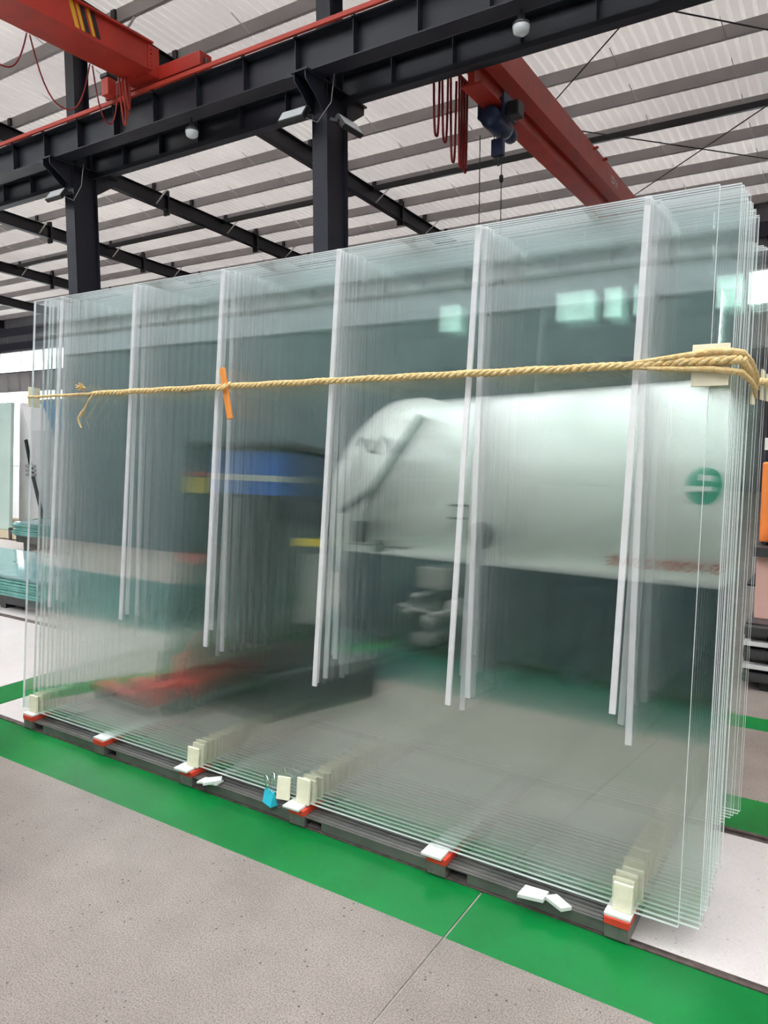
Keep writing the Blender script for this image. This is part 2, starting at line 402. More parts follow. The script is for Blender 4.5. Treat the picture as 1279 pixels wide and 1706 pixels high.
# walls
wb = tag(empty('wall_back'), kind='structure')
ZT = zroof(YB) + 0.1
WINS = [(-13.05, -11.75), (-8.65, -7.32), (-7.07, -5.95), (-3.75, -2.98), (-2.9, -0.9), (2, 4), (6, 8)]
SC = YB / 24.0
WZ0, WZ1 = 1.6 + 3.85 * SC, 1.6 + 4.86 * SC
WINS = [(a * SC, b * SC) for a, b in WINS]
BIGX = (-45.0, -36.6)           # tall glazed opening far left
def wall_piece(x0, x1, z0, z1, mat=wallback): MB().box(x0, x1, YB, YB + 0.12, z0, z1).build('cladding_panel', mat, wb)
xs = XL
cuts = [BIGX] + WINS
for a, b in cuts:
    wall_piece(xs, a, WZ0, WZ1); xs = b
wall_piece(xs, XR, WZ0, WZ1)
wall_piece(BIGX[1], XR, 0, WZ0)
wall_piece(XL, BIGX[0], 0, WZ0)
for x0 in range(-46, 16, 2): MB().box(x0, x0 + 1.96, YB + 0.01, YB + 0.12, WZ1, ZT).build('cladding_panel', wallback, wb)
MB().box(XL, XR, YB - 0.06, YB, 7.55, 8.0).build('eaves_rail', wallnavy, wb)
MB().box(XL, XR, YB - 0.06, YB, 6.75, 7.15).build('wall_rail', wallnavy, wb)
for x in RAFX[2:]: MB().box(x - 0.15, x + 0.15, YB - 0.35, YB, 0, ZT - 0.1).build('wall_post', wallnavy, wb)
wi = 0
for (a, b), z0 in zip(cuts, [0.0] + [WZ0] * len(WINS)):
    wi += 1
    w = tag(empty('window_%d' % wi, ((a + b) / 2, YB, z0)), kind='structure')
    MB().box(a, b, YB + 0.05, YB + 0.06, z0, WZ1).build('pane', window_glass, w).matrix_parent_inverse = w.matrix_world.inverted()
    fr = MB(); nn = max(1, round((b - a) / 2.0))
    for k in range(nn + 1): xx = a + (b - a) * k / nn; fr.box(xx - 0.03, xx + 0.03, YB + 0.02, YB + 0.09, z0, WZ1)
    fr.box(a, b, YB + 0.02, YB + 0.09, WZ1 - 0.05, WZ1).box(a, b, YB + 0.02, YB + 0.09, z0, z0 + 0.05)
    fr.build('window_frame', wht_m, w)
for o in col.objects:
    if o.parent and o.parent.name.startswith('window_'): o.location = -o.parent.location; o.matrix_parent_inverse = Matrix()
def plain_wall(name, x0, x1, y0, y1, z1, mat):
    return tag(MB().box(x0, x1, y0, y1, 0, z1).build(name, mat), kind='structure')
walllow = pbr('dark_teal_dado_paint', (0.095, 0.125, 0.135), 0.55, var=0.25, scale=0.5)
wallhigh = pbr('grey_upper_cladding', (0.30, 0.32, 0.34), 0.6, var=0.15, scale=0.5)
wl = tag(empty('wall_left'), kind='structure'); wf = tag(empty('wall_front'), kind='structure')
MB().box(XL - 0.12, XL, YF, YB, 0, 8.3).build('lower_cladding', walllow, wl)
MB().box(XL - 0.12, XL, YF, YB, 8.3, zroof(YF) + 0.2).build('upper_cladding', wallhigh, wl)
for k in range(13): MB().box(XL + 62 * k / 13 + 0.02, XL + 62 * (k + 1) / 13 - 0.02, YF - 0.1, YF, 0, 8.3).build('lower_cladding', walllow, wf)
MB().box(XL, XR, YF - 0.12, YF, 8.3, zroof(YF) + 0.2).build('upper_cladding', wallhigh, wf)
MB().box(XL, XR, YF, YF + 0.08, 8.25, 8.38).build('dado_rail', wallhigh, wf)
plain_wall('wall_right', XR, XR + 0.12, YF, YB, zroof(YF) + 0.2, wallm)

# ------------------------------------------------------------------ columns
CX = [-18.76, -12.77, -6.83, -0.68, 5.2]
def h_column(x, y0, depth, width, z0, z1, name, mat, parent):
    m = MB()
    m.box(x - width / 2, x + width / 2, y0, y0 + 0.016, z0, z1).box(x - width / 2, x + width / 2, y0 + depth - 0.016, y0 + depth, z0, z1)
    m.box(x - 0.006, x + 0.006, y0 + 0.016, y0 + depth - 0.016, z0, z1)
    return m.build(name, mat, parent)
collab = {-18.76: 'dark navy steel column farther left than the glass stack', -0.68: 'dark navy steel column at the right edge behind the rear glass stack', 5.2: 'dark navy steel column beyond the machine with the orange guard', -12.77: 'dark navy steel column rising behind the left end of the glass stack', -6.83: 'dark navy steel column rising behind the middle of the glass stack'}
for x in CX:
    c = empty('steel_column', (0, 0, 0))
    tag(c, collab[x], 'column', 'row of steel columns under the crane runway')
    # lower shaft is a closed box of two flanges with side plates set in
    h_column(x, 8.95, 0.52, 0.27, 0, 6.74, 'lower_shaft', navy, c)
    MB().box(x + 0.07, x + 0.082, 8.97, 9.45, 0.02, 6.6).build('side_plate', navy, c)
    h_column(x, 9.05, 0.32, 0.25, 6.74, rafter_z(9.2), 'upper_shaft', navy, c)
    cb = MB()
    for sx in (-0.1, 0.1):
        cb.prism([(8.95, 6.74), (8.50, 6.74), (8.50, 6.62), (8.95, 6.30)], x + sx - 0.008, x + sx + 0.008)
        cb.prism([(9.47, 6.74), (9.95, 6.74), (9.95, 6.62), (9.47, 6.30)], x + sx - 0.008, x + sx + 0.008)
    cb.box(x - 0.15, x + 0.15, 8.48, 9.97, 6.72, 6.745)
    cb.build('bracket', navy, c)
    MB().box(x - 0.25, x + 0.25, 8.85, 9.57, 0, 0.025).build('base_plate', navy, c)

# ------------------------------------------------------------------ crane runway girders
def runway(yc, z0, z1, label, w=0.3):
    t = tag(empty('crane_runway_girder'), label, 'girder', 'crane runway girders')
    zc = (z0 + z1) / 2; h = z1 - z0
    ibeam(MB(), (XL + 0.2, yc, zc), (XR - 0.2, yc, zc), h, w, 0.02, 0.012).build('girder', girder_m, t)
    st = MB().box(-0.005, 0.005, yc - w / 2 + 0.02, yc + w / 2 - 0.02, z0 + 0.02, z1 - 0.02).mesh('stiffener', girder_m)
    x = XL + 1
    while x < XR - 1: inst('stiffener', st, (x, 0, 0), (0, 0, 0), t); x += 1.0
    for x in CX:
        MB().box(x - 0.35, x - 0.02, yc - w / 2 - 0.004, yc - w / 2 + 0.03, z0 - 0.012, z0 + 0.03).build('splice_plate', girder_m, t)
    MB().box(XL + 0.2, XR - 0.2, yc - 0.03, yc + 0.03, z1, z1 + 0.08).build('rail', dkmetal, t)
    return t
rw1 = runway(8.75, 6.755, 7.26, 'charcoal steel runway girder with red conductor rail on the near side of the columns')
MB().box(XL + 0.2, XR - 0.2, 8.55, 8.60, 7.27, 7.33).build('conductor_rail', redrail, rw1)
for x in range(-20, 0):
    MB().box(x, x + 0.04, 8.57, 8.70, 7.24, 7.28).build('rail_clip', black_m, rw1)
rw2 = runway(9.72, 6.755, 7.16, 'charcoal steel runway girder on the far side of the columns')
MB().box(XL + 0.2, XR - 0.2, 9.40, 9.46, 6.60, 6.68).build('cable_tray', girder_m, rw2)
palegirder = pbr('pale_grey_girder_paint', (0.70, 0.68, 0.69), 0.5, var=0.1, scale=2)
rw3 = runway(22.6, 1.6 + 2.63 * 22.6 / 24, 1.6 + 3.66 * 22.6 / 24, 'pale grey far runway girder crossing the bright windows at left', 0.3)
for o in rw3.children:
    if o.name.startswith(('girder', 'stiffener')):
        o.data = o.data.copy(); o.data.materials[0] = palegirder
rw4 = runway(-8.6, 6.6, 7.0, 'grey runway girder seen mirrored high in the glass')
for o in rw4.children:
    if o.name.startswith(('girder', 'stiffener')):
        o.data = o.data.copy(); o.data.materials[0] = wallm

# ------------------------------------------------------------------ left overhead crane (near bay)
cr = tag(empty('overhead_crane'), 'red overhead crane girder with black and yellow stripes at upper left', 'crane')
g = MB().box(-10.42, -9.86, -7.2, 8.5, 7.50, 7.90)
g.box(-10.50, -9.80, -7.2, 8.5, 7.90, 7.93)
g.build('girder', red_m, cr)
MB().box(-10.46, -9.82, -7.2, 8.45, 7.485, 7.50).build('bottom_flange', red_m, cr)
for k, yy in enumerate((7.02, 7.20, 7.38)):
    MB().prism([(yy, 7.9), (yy + 0.07, 7.9), (yy + 0.17, 7.56), (yy + 0.10, 7.56)], -9.862, -9.856).build('warning_stripe', yellow_m if k == 0 else black_m, cr)
for yy in (7.13, 7.31): MB().prism([(yy, 7.9), (yy + 0.05, 7.9), (yy + 0.15, 7.56), (yy + 0.10, 7.56)], -9.862, -9.857).build('warning_stripe', yellow_m, cr)
ec = MB().bbox(-11.2, -8.9, 8.62, 8.88, 7.40, 7.62, 0.012)
ec = ec.build('end_carriage', red_m, cr)
MB().box(-10.44, -9.84, 8.42, 8.64, 7.42, 7.88).build('end_plate', red_m, cr)
for x in (-11.0, -8.98):
    MB().lathe([(0.11, -0.03), (0.12, -0.03), (0.12, 0.03), (0.11, 0.03)], 18, Matrix.Translation((x, 8.75, 7.465)) @ Matrix.Rotation(R(90), 4, 'X')).build('wheel', dkmetal, ec)
for k in range(6): MB().lathe([(0.012, 0), (0.012, 0.02)], 6, Matrix.Translation((-9.83, 8.47, 7.5 + 0.06 * k)) @ Matrix.Rotation(R(90), 4, 'Y')).build('bolt', red_m, cr)
MB().bbox(-10.98, -10.80, 8.38, 8.54, 7.335, 7.62, 0.01).build('collector_box', redrail, cr)
MB().bbox(-10.99, -10.79, 8.36, 8.58, 7.60, 7.68, 0.02).build('collector_cap', black_m, cr)
def loop(xc, ya, yb, z, drop, r=0.012):
    pts = []
    for k in range(17):
        t = k / 16; u = 2 * t - 1
        pts.append((xc + 0.03 * math.sin(3 * t), ya + (yb - ya) * t, z - drop * (1 - abs(u) ** 2.6)))
    return MB().tube(pts, r, 6)
for ya, yb, dr in ((5.9, 6.75, 0.62), (6.8, 7.8, 0.85), (7.85, 8.34, 0.80), (5.0, 5.85, 0.6)):
    loop(-10.48, ya, yb, 7.48, dr).build('festoon_cable', redcable, cr)
for i in range(3):
    loop(-10.45 + 0.05 * i, 8.33 + 0.02 * i, 8.45, 7.47, 0.72 - 0.12 * i, 0.016).build('festoon_cable', redrail, cr)

# ------------------------------------------------------------------ right overhead crane (far bay)
c2 = tag(empty('overhead_crane'), 'red overhead crane girder with blue hoist hanging at upper right', 'crane')
A = Vector((-4.86, 9.9, 7.08)); B = Vector((-5.12, 21.5, 7.08)); d2 = (B - A).normalized(); s2 = d2.cross(Vector((0, 0, 1))).normalized()
def gp(t, across, z): return A + d2 * t + s2 * across + Vector((0, 0, z - A.z))
Lg = (B - A).length
def profile_bar(poly, t0, t1, name, mat):
    return MB().prism(poly, t0, t1, lambda u, v, w: gp(w, u, v)).build(name, mat, c2)
profile_bar([(0.27, 7.42), (-0.27, 7.42), (-0.27, 6.98), (-0.12, 6.86), (0.12, 6.86), (0.27, 6.98)], 0, Lg, 'girder', red_m)
profile_bar([(0.05, 6.86), (-0.05, 6.86), (-0.05, 6.62), (0.05, 6.62)], 0, Lg, 'web', red_m)
profile_bar([(0.16, 6.62), (-0.16, 6.62), (-0.16, 6.59), (0.16, 6.59)], 0, Lg, 'bottom_flange', red_m)
MB().bbox(-5.9, -3.7, 9.58, 9.86, 7.26, 7.46, 0.012).build('end_carriage', red_m, c2)
MB().bbox(-6.0, -3.9, 21.5, 21.8, 7.18, 7.42, 0.012).build('end_carriage', red_m, c2)
tm = text_mesh('LD 5t', 0.22, wht_m, 'lettering')
o = inst('lettering', tm, gp(7.2, 0.275, 7.10), (0, 0, 0), c2)
mt = Matrix((d2, Vector((0, 0, 1)), s2)).transposed().to_4x4(); mt.translation = gp(6.6, 0.272, 7.12); o.matrix_world = mt
for tt in (5.2, 5.9): MB().lathe([(0.03, 0), (0.03, 0.1)], 8, Matrix.Translation(gp(tt, 0.27, 7.36)) @ Matrix.Rotation(R(90), 4, 'Y')).build('stop_bolt', red_m, c2)
# festoon loops and bundle
for i, (t, dr) in enumerate(((0.14, 0.9), (0.30, 0.95), (0.46, 1.2))):
    pts = []
    for k in range(15):
        u = 2 * k / 14 - 1; pts.append(gp(t + 0.16 * u * 0.6, -0.62 + 0.06 * i, 6.98 - dr * (1 - abs(u) ** 4)))
    MB().tube(pts, 0.018, 6).build('festoon_cable', redcable, c2)
for i in range(9):
    pts = []; dr = 1.28 - 0.03 * (i % 4); t = 0.50 + 0.03 * i
    for k in range(13):
        u = 2 * k / 12 - 1; pts.append(gp(t + 0.05 * u, -0.40 - 0.015 * (i % 3), 6.98 - dr * (1 - abs(u) ** 6)))
    MB().tube(pts, 0.018, 6).build('festoon_cable', redcable, c2)
MB().bar(gp(0.05, -0.4, 7.0), gp(6.0, -0.4, 7.0), 0.03, 0.04).build('festoon_track', red_m, c2)

hoist = tag(empty('wire_rope_hoist', gp(0.95, 0.0, 6.41)), 'dark blue electric hoist hanging under the right red crane girder', 'hoist')
hoist.scale = (0.8, 0.8, 0.8)
def hpart(mb, name, mat): return mb.build(name, mat, hoist)
Md = Matrix((d2, s2, Vector((0, 0, 1)))).transposed().to_4x4()
RotY = Matrix.Rotation(R(90), 4, 'Y')
hpart(MB().lathe([(0.05, -0.42), (0.17, -0.40), (0.20, -0.3), (0.20, 0.3), (0.17, 0.42), (0.05, 0.44)], 20, Md @ Matrix.Translation((0, 0, 0.0)) @ RotY), 'drum', blue_hoist)
hpart(MB().lathe([(0.08, 0.42), (0.15, 0.44), (0.15, 0.72), (0.12, 0.78), (0.03, 0.79)], 16, Md @ RotY), 'motor', blue_hoist)
for sx in (-0.27, 0.22): hpart(MB().bbox(sx, sx + 0.05, -0.3, 0.3, 0.02, 0.42, 0.01), 'trolley_plate', blue_hoist)
for sx in (-0.2, 0.2):
    for sy in (-0.13, 0.13):
        hpart(MB().lathe([(0.04, -0.02), (0.075, -0.02), (0.06, 0.02), (0.04, 0.02)], 14, Matrix.Translation((sx * 0.78, sy, 0.325)) @ Matrix.Rotation(R(90), 4, 'Y')), 'wheel', dkmetal)
hpart(MB().bbox(0.28, 0.52, -0.22, 0.10, 0.0, 0.26, 0.03), 'control_box', black_m)
hb = hpart(MB().bbox(-0.09, 0.15, -0.08, 0.08, -0.62, -0.30, 0.03), 'hook_block', blue_hoist)
hk = []
for k in range(12):
    a = R(-90 + 260 * k / 11); hk.append((0.03 + 0.07 * math.cos(a), 0, -0.72 + 0.07 * math.sin(a)))
MB().tube([(0.03, 0, -0.60), (0.03, 0, -0.65)] + hk, 0.016, 6).build('hook', dkmetal, hb)
for sx in (-0.06, 0.1): hpart(MB().tube([(sx, 0.02, -0.1), (sx, 0.02, -0.5)], 0.008, 6), 'wire_rope', black_m)
hpart(MB().tube([(-0.35, 0.0, -0.15), (-0.35, 0.0, -4.2)], 0.009, 6), 'pendant_cable', black_m)
hpart(MB().tube([(0.12, -0.03, -0.60), (0.12, -0.03, -4.2)], 0.009, 6), 'pendant_cable', black_m)
hpart(MB().lathe([(0.01, -0.08), (0.04, -0.05), (0.04, 0.05), (0.01, 0.08)], 10, Matrix.Translation((0.12, -0.03, -1.05))), 'limit_weight', black_m)
hpart(MB().bbox(-0.41, -0.29, -0.04, 0.04, -4.55, -4.2, 0.015), 'pendant_control', black_m)

# ------------------------------------------------------------------ lamps
def bell_lamp(x, y, z, label):
    t = tag(empty('high_bay_lamp', (x, y, z)), label, 'lamp', 'high bay lamps'); t.scale = (0.62, 0.62, 0.62)
    MB().lathe([(0.03, 0.20), (0.06, 0.18), (0.07, 0.10), (0.165, 0.02), (0.17, -0.03), (0.16, -0.03)], 24).build('housing', dkmetal, t)
    MB().lathe([(0.165, -0.02), (0.168, -0.06), (0.15, -0.15), (0.09, -0.19), (0.02, -0.2)], 24).build('lens', lampglass, t)
    MB().tube([(0, 0, 0.18), (0, 0, 0.30)], 0.012, 6).build('hanger', dkmetal, t)
    return t
bell_lamp(-9.30, 8.80, 6.57, 'round frosted lamp under the runway girder between the two columns')
bell_lamp(-3.66, 8.80, 6.57, 'round frosted lamp under the runway girder above the right crane')
def flood(x, y, z, rz, tilt, label, cable=True):
    t = tag(empty('floodlight', (x, y, z), rz), label, 'lamp', 'floodlights on the columns')
    M = Matrix.Rotation(R(tilt), 4, 'X')
    b = MB().bbox(-0.24, 0.24, -0.05, 0.03, -0.11, 0.11, 0.012); b.v = [tuple(M @ Vector(v)) for v in b.v]; b.build('housing', black_m, t)
    l = MB().box(-0.215, 0.215, -0.056, -0.05, -0.09, 0.09); l.v = [tuple(M @ Vector(v)) for v in l.v]; l.build('lens', lampglass, t)
    MB().bar((-0.26, 0, 0), (-0.26, 0.14, 0.05), 0.012, 0.04).bar((0.26, 0, 0), (0.26, 0.14, 0.05), 0.012, 0.04).bar((-0.26, 0.14, 0.05), (0.26, 0.14, 0.05), 0.012, 0.04).build('bracket', black_m, t)
    if cable:
        MB().tube([(0.1, 0.05, 0), (0.35, 0.1, -0.12), (0.6, 0.1, 0.1), (0.62, 0.15, 0.5)], 0.006, 6).build('cable', galv, t)
    return t
flood(-7.12, 8.72, 6.26, 0, -35, 'black floodlight with pale lens on the column behind the glass middle')
flood(-6.45, 9.15, 6.12, R(90), -35, 'small dark floodlight on the right side of the middle column', False)
flood(-12.9, 8.78, 6.16, 0, -35, 'black floodlight with pale lens on the left column')

# ================================================================== glass stacks on the rack
LEAN = R(4.6); TL = math.tan(LEAN); CLn = math.cos(LEAN)
Z0, Y0, PH = 0.090, 2.299, 2.283                  # bottom height, front sheet, sheet height
TH, PITCH, NP = 0.0125, 0.0256, 18
XA, XB = -3.8351, -0.326
YAX = Vector((0, math.sin(LEAN), math.cos(LEAN)))  # up along a sheet
def on_sheet(x, y0, h, off=0.0):
    """point on the front face of the sheet whose bottom stands at y0; off pushes towards the viewer"""
    return Vector((x, y0 + math.sin(LEAN) * h - off * math.cos(LEAN), Z0 + math.cos(LEAN) * h + off * math.sin(LEAN)))
def sheet_mesh(w, h, name='glass_sheet'):
    mb = MB()
    vs = [(x, y, z) for z in (0, h) for y in (0, TH) for x in (0, w)]
    mb._add(vs, [(0, 1, 5, 4)], 0)
    mb._add(vs, [(0, 2, 3, 1), (4, 5, 7, 6), (0, 4, 6, 2), (1, 3, 7, 5)], 1)
    return mb.mesh(name, [glass_face, glass_edge])
ORD = ['first', 'second', 'third', 'fourth', 'fifth', 'sixth', 'seventh', 'eighth', 'ninth', 'tenth', 'eleventh', 'twelfth', 'thirteenth', 'fourteenth', 'fifteenth', 'sixteenth', 'seventeenth', 'eighteenth']
base_sheet = sheet_mesh(XB - XA, PH)
sheet_y = []
for i in range(NP):
    x = XA + (rnd.uniform(-0.008, 0.008) if i else -0.06); yb = Y0 + i * PITCH
    o = inst('glass_sheet', base_sheet, (x, yb, Z0 + (rnd.uniform(0, 0.004) if i else 0)), (-LEAN + (rnd.uniform(-0.0003, 0.0003) if i else 0), 0, rnd.uniform(-0.0003, 0.0003) if i else 0))
    if i == 0: tag(o, 'frontmost clear glass sheet of the front stack, shifted a little left', 'glass sheet', 'glass sheets of the front stack')
    else: tag(o, 'clear glass sheet, %s from the front of the roped front stack' % ORD[i], 'glass sheet', 'glass sheets of the front stack')
    sheet_y.append(yb)
Y2, NP2 = 3.035, 7
base2 = sheet_mesh(3.45, PH - 0.01, 'rear_glass_sheet')
for i in range(NP2):
    o = inst('glass_sheet', base2, (-3.825 + rnd.uniform(-0.008, 0.012) + 0.008 * i, Y2 + i * 0.026, Z0), (-LEAN, 0, 0))
    tag(o, 'clear glass sheet, %s from the front of the rear stack' % ORD[i], 'glass sheet', 'glass sheets of the rear stack')

# spacer strips hanging in the gaps, six rows
rows = [-3.6627, -3.0587, -2.462, -1.8193, -1.1913, -0.5936]
ords = ['leftmost', 'second from left', 'third from left', 'fourth from left', 'fifth from left', 'rightmost']
GAP = PITCH - TH
for r, xr in enumerate(rows):
    for i in range(NP - 1):
        L_ = rnd.uniform(1.65, 1.80); w = 0.021
        x = xr + rnd.uniform(-0.012, 0.016)
        tilt = [0.020, 0.006, -0.012, 0.010, -0.010, 0.014, -0.006][(i + 2 * r * (i > 0)) % 7] + rnd.uniform(-0.004, 0.004) if i < 7 else rnd.uniform(-0.01, 0.01)
        me = MB().bbox(-w / 2, w / 2, 0.0016, GAP - 0.0016, -L_, 0.006, 0.0015).mesh('spacer_strip', strip_m)
        h = PH
        p = Vector((x, sheet_y[i] + TH / CLn, Z0)) + YAX * h
        o = inst('spacer_strip', me, p, (0, 0, 0))
        o.rotation_euler = (Matrix.Rotation(-LEAN, 4, 'X') @ Matrix.Rotation(tilt, 4, 'Y')).to_euler()
        if i == 0: tag(o, 'white spacer strip behind the frontmost glass sheet, %s row of strips' % ords[r], 'spacer strip', 'white spacer strips')
        else: tag(o, 'white spacer strip in the %s gap from the front, %s row' % (ORD[i], ords[r]), 'spacer strip', 'white spacer strips')

# rack: channel bearers with cross bars carrying red pads
rack = tag(empty('glass_rack', (0, 0, 0)), 'low grey steel rack with red pads carrying the glass sheets', 'rack')
RX0, RX1 = -3.87, -0.525
padx = [-3.7808, -3.1643, -2.5279, -1.8726, -1.2153, -0.5622]
rubber_grey = pbr('grey_rubber', (0.25, 0.26, 0.25), 0.7, var=0.2, scale=20)
for (ya, yb) in ((2.268, 2.40), (2.72, 2.79), (3.12, 3.19)):
    MB().box(RX0 + 0.05, RX1, ya, yb, 0.044, 0.049).box(RX0 + 0.05, RX1, ya + 0.01, yb, 0.007, 0.010).build('bearer_flange', rackm, rack)
    for x0, x1 in zip(padx[:-1], padx[1:]):     # web plates leave a dark pocket right of every pad
        MB().box(x0 + 0.12, x1 - 0.03, ya + 0.002, ya + 0.008, 0.008, 0.044).build('bearer_web', rackm, rack)
    MB().box(RX0 + 0.05, RX1, yb - 0.012, yb - 0.006, 0.010, 0.044).build('pocket_shade_plate', black_m, rack)  # black plate imitates the shade inside the pockets
for y in (2.278, 2.300, 2.322, 2.344, 2.366): MB().box(RX0 + 0.06, RX1 - 0.02, y, y + 0.009, 0.049, 0.052).build('mirrored_line_rib', rackm, rack)  # ribs stand in for sheet lines mirrored in the rack top
for k, x in enumerate(padx):
    cbar = MB().box(x - 0.038, x + 0.038, 2.258, 3.24, 0.008, 0.052).build('cross_bar', rackend, rack)
    MB().bbox(x - 0.040, x + 0.040, 2.254, 2.385, 0.052, 0.078, 0.003).build('red_pad', pad_red, cbar)
    MB().box(x - 0.040, x + 0.040, 2.387, 3.24, 0.052, 0.078).build('rubber_pad', rubber_grey, cbar)
    y1 = {0: 3.23, 1: 3.23, 2: 2.37, 3: 2.37, 4: 2.32, 5: 2.37}[k]; y0 = {2: 2.235, 3: 2.235, 4: 2.240}.get(k, 2.258)
    MB().bbox(-0.042, 0.042, y0, y1, 0, 0.010, 0.002).build('pale_strip', palestrip, cbar, (x - (0.014 if k in (2, 3, 4) else 0), 0, 0.078))
    if y1 < 3: MB().box(x - 0.040, x + 0.040, y1 + 0.005, 3.23, 0.078, 0.088).build('clear_strip', rubber_grey, cbar)
# foam blocks between the sheets, four rows
flab = {0: 'leftmost red pad', 2: 'third red pad from left', 3: 'fourth red pad from left', 5: 'rightmost red pad'}
for k in flab:
    for i in range(-1, NP - 1):
        hh = 0.094 + rnd.uniform(-0.01, 0.012); ww = 0.066 + rnd.uniform(-0.006, 0.006)
        if i < 0: yb = Y0 - 0.016
        else: yb = sheet_y[i] + TH / CLn
        me = MB().bbox(-ww / 2, ww / 2, 0.0006, GAP - 0.0006, 0, hh, 0.002).mesh('foam_block', foam_m)
        o = inst('foam_block', me, (padx[k] + 0.012 + rnd.uniform(-0.010, 0.010), yb, 0.0885), (-LEAN, 0, 0))
        if i < 0: tag(o, 'cream foam block in front of the glass on the %s' % flab[k], 'foam block', 'cream foam blocks')
        else: tag(o, 'cream foam block in the %s glass gap, above the %s' % (ORD[i], flab[k]), 'foam block', 'cream foam blocks')
o = MB().bbox(-0.03, 0.03, 0, 0.012, 0, 0.095, 0.002).build('foam_block', foam_m, None, (-1.956, 2.266, 0.0885)); o.rotation_euler = (-R(12), 0, R(14))
tag(o, 'loose tilted cream foam block beside the cyan clip', 'foam block', 'cream foam blocks')
# scraps lying on the rack
def scrap(loc, sx, sy, rz, label, t=0.008, tilt=0):
    o = MB().prism([(-sx, -sy), (sx * 0.8, -sy * 0.9), (sx, sy * 0.8), (-sx * 0.7, sy)], 0, t, lambda u, v, w: (u, v, w)).build('foam_scrap', palestrip, None, loc)
    o.rotation_euler = (tilt, 0, rz); tag(o, label, 'scrap', 'scraps on the rack edge')
scrap((-2.385, 2.272, 0.0525), 0.055, 0.026, 0.3, 'flat cream scrap on the rack beside the third red pad')
scrap((-2.367, 2.268, 0.0607), 0.045, 0.025, 0.9, 'upper cream scrap lying on another beside the third red pad', 0.012)
scrap((-0.845, 2.268, 0.0525), 0.048, 0.032, 0.15, 'square white scrap on the rack edge left of the rightmost red pad', 0.012)
scrap((-0.757, 2.268, 0.0525), 0.045, 0.022, -0.5, 'pointed white scrap on the rack edge left of the rightmost red pad', 0.012)
# cyan binder clip
clip = tag(empty('binder_clip', (-2.005, 2.268, 0.0), R(-18)), 'cyan binder clip beside the foam blocks at the rack edge', 'clip')
MB().prism([(-0.026, 0.014), (0.026, 0.014), (0.026, -0.014), (-0.026, -0.014)], 0, 0.004, lambda u, v, w: (u, v, w)).prism([(-0.014, 0.002), (0.014, 0.002), (0.003, 0.046), (-0.003, 0.046)], -0.026, 0.026, lambda u, v, w: (w, u, v)).build('body', cyan_m, clip)
for sg in (-1, 1):
    MB().tube([(-0.012, 0.004 * sg, 0.044), (-0.013, 0.010 * sg, 0.075), (-0.006, 0.014 * sg, 0.100), (0.006, 0.014 * sg, 0.100), (0.013, 0.010 * sg, 0.075), (0.012, 0.004 * sg, 0.044)], 0.0016, 6).build('wire_handle', chrome, clip)

clip.scale = (1.3, 1.3, 1.3); clip.location.z = 0.0525; clip.location.y = 2.268; clip.location.x = -2.025
# ------------------------------------------------------------------ rope round the stacks
ZR_H = (1.832 - Z0) / math.cos(LEAN)      # height along the sheet
rope = tag(empty('tie_rope', (-2.0, 2.3, 1.8)), 'twisted tan rope tied across the front of the glass stack', 'rope')
def rope_pt(x, off, dz=0): return on_sheet(x, Y0, ZR_H + dz, off)
yr_side = on_sheet(0, Y0, ZR_H, 0).y
path = []
for k in range(121):
    t = k / 120; x = -3.9031 + (3.5634) * t
    path.append(rope_pt(x, 0.016 + (0.010 if x > -0.47 else 0), 0.006 * math.sin(3.1 * t) - 0.010 * math.sin(math.pi * t) * 0.4))
side = [Vector((-0.3135, yr_side - 0.023, 1.8341)), Vector((-0.2968, yr_side + 0.0209, 1.8351)), Vector((-0.301, yr_side + 0.1254, 1.8278)), Vector((-0.301, yr_side + 0.2717, 1.809)), Vector((-0.303, yr_side + 0.4389, 1.7933)), Vector((-0.3135, yr_side + 0.5434, 1.809)), Vector((-0.3187, yr_side + 0.6479, 1.8142)), Vector((-0.2926, yr_side + 0.7733, 1.8195)), Vector((-0.2926, yr_side + 0.9614, 1.8195)), Vector((-0.3553, yr_side + 1.0345, 1.8195))]
full = path + side
def arc(pts, step):
    out = [pts[0]]; acc = 0.0
    for a, b in zip(pts[:-1], pts[1:]):
        L0 = (b - a).length; tpos = step - acc
        while tpos <= L0: out.append(a + (b - a) * (tpos / L0)); tpos += step
        acc = (acc + L0) % step if L0 + acc >= step else acc + L0
    return out
dense = arc(full, 0.008)
def strand(phase, rad, thick, pitch):
    pts = []
    for i, p in enumerate(dense):
        t = (dense[min(i + 1, len(dense) - 1)] - dense[max(i - 1, 0)]).normalized()
        n1 = t.cross(Vector((0, 0, 1))).normalized(); n2 = n1.cross(t)
        thin = 0.55 if p.x < -3.34 and p.y < 2.5 else 1.0
        a = phase + 2 * math.pi * i * 0.008 / pitch
        pts.append(p + (n1 * math.cos(a) + n2 * math.sin(a)) * rad * thin)
    rr = [thick * ((0.6 if p.x < -3.34 and p.y < 2.5 else 1.0) * (1 + 0.18 * math.sin(i * 0.37 + phase))) for i, p in enumerate(dense)]
    return MB().tube(pts, rr, 7)
for k in range(3): strand(k * 2.094, 0.0068, 0.0075, 0.085).build('strand', tan_rope, rope).location = -rope.location
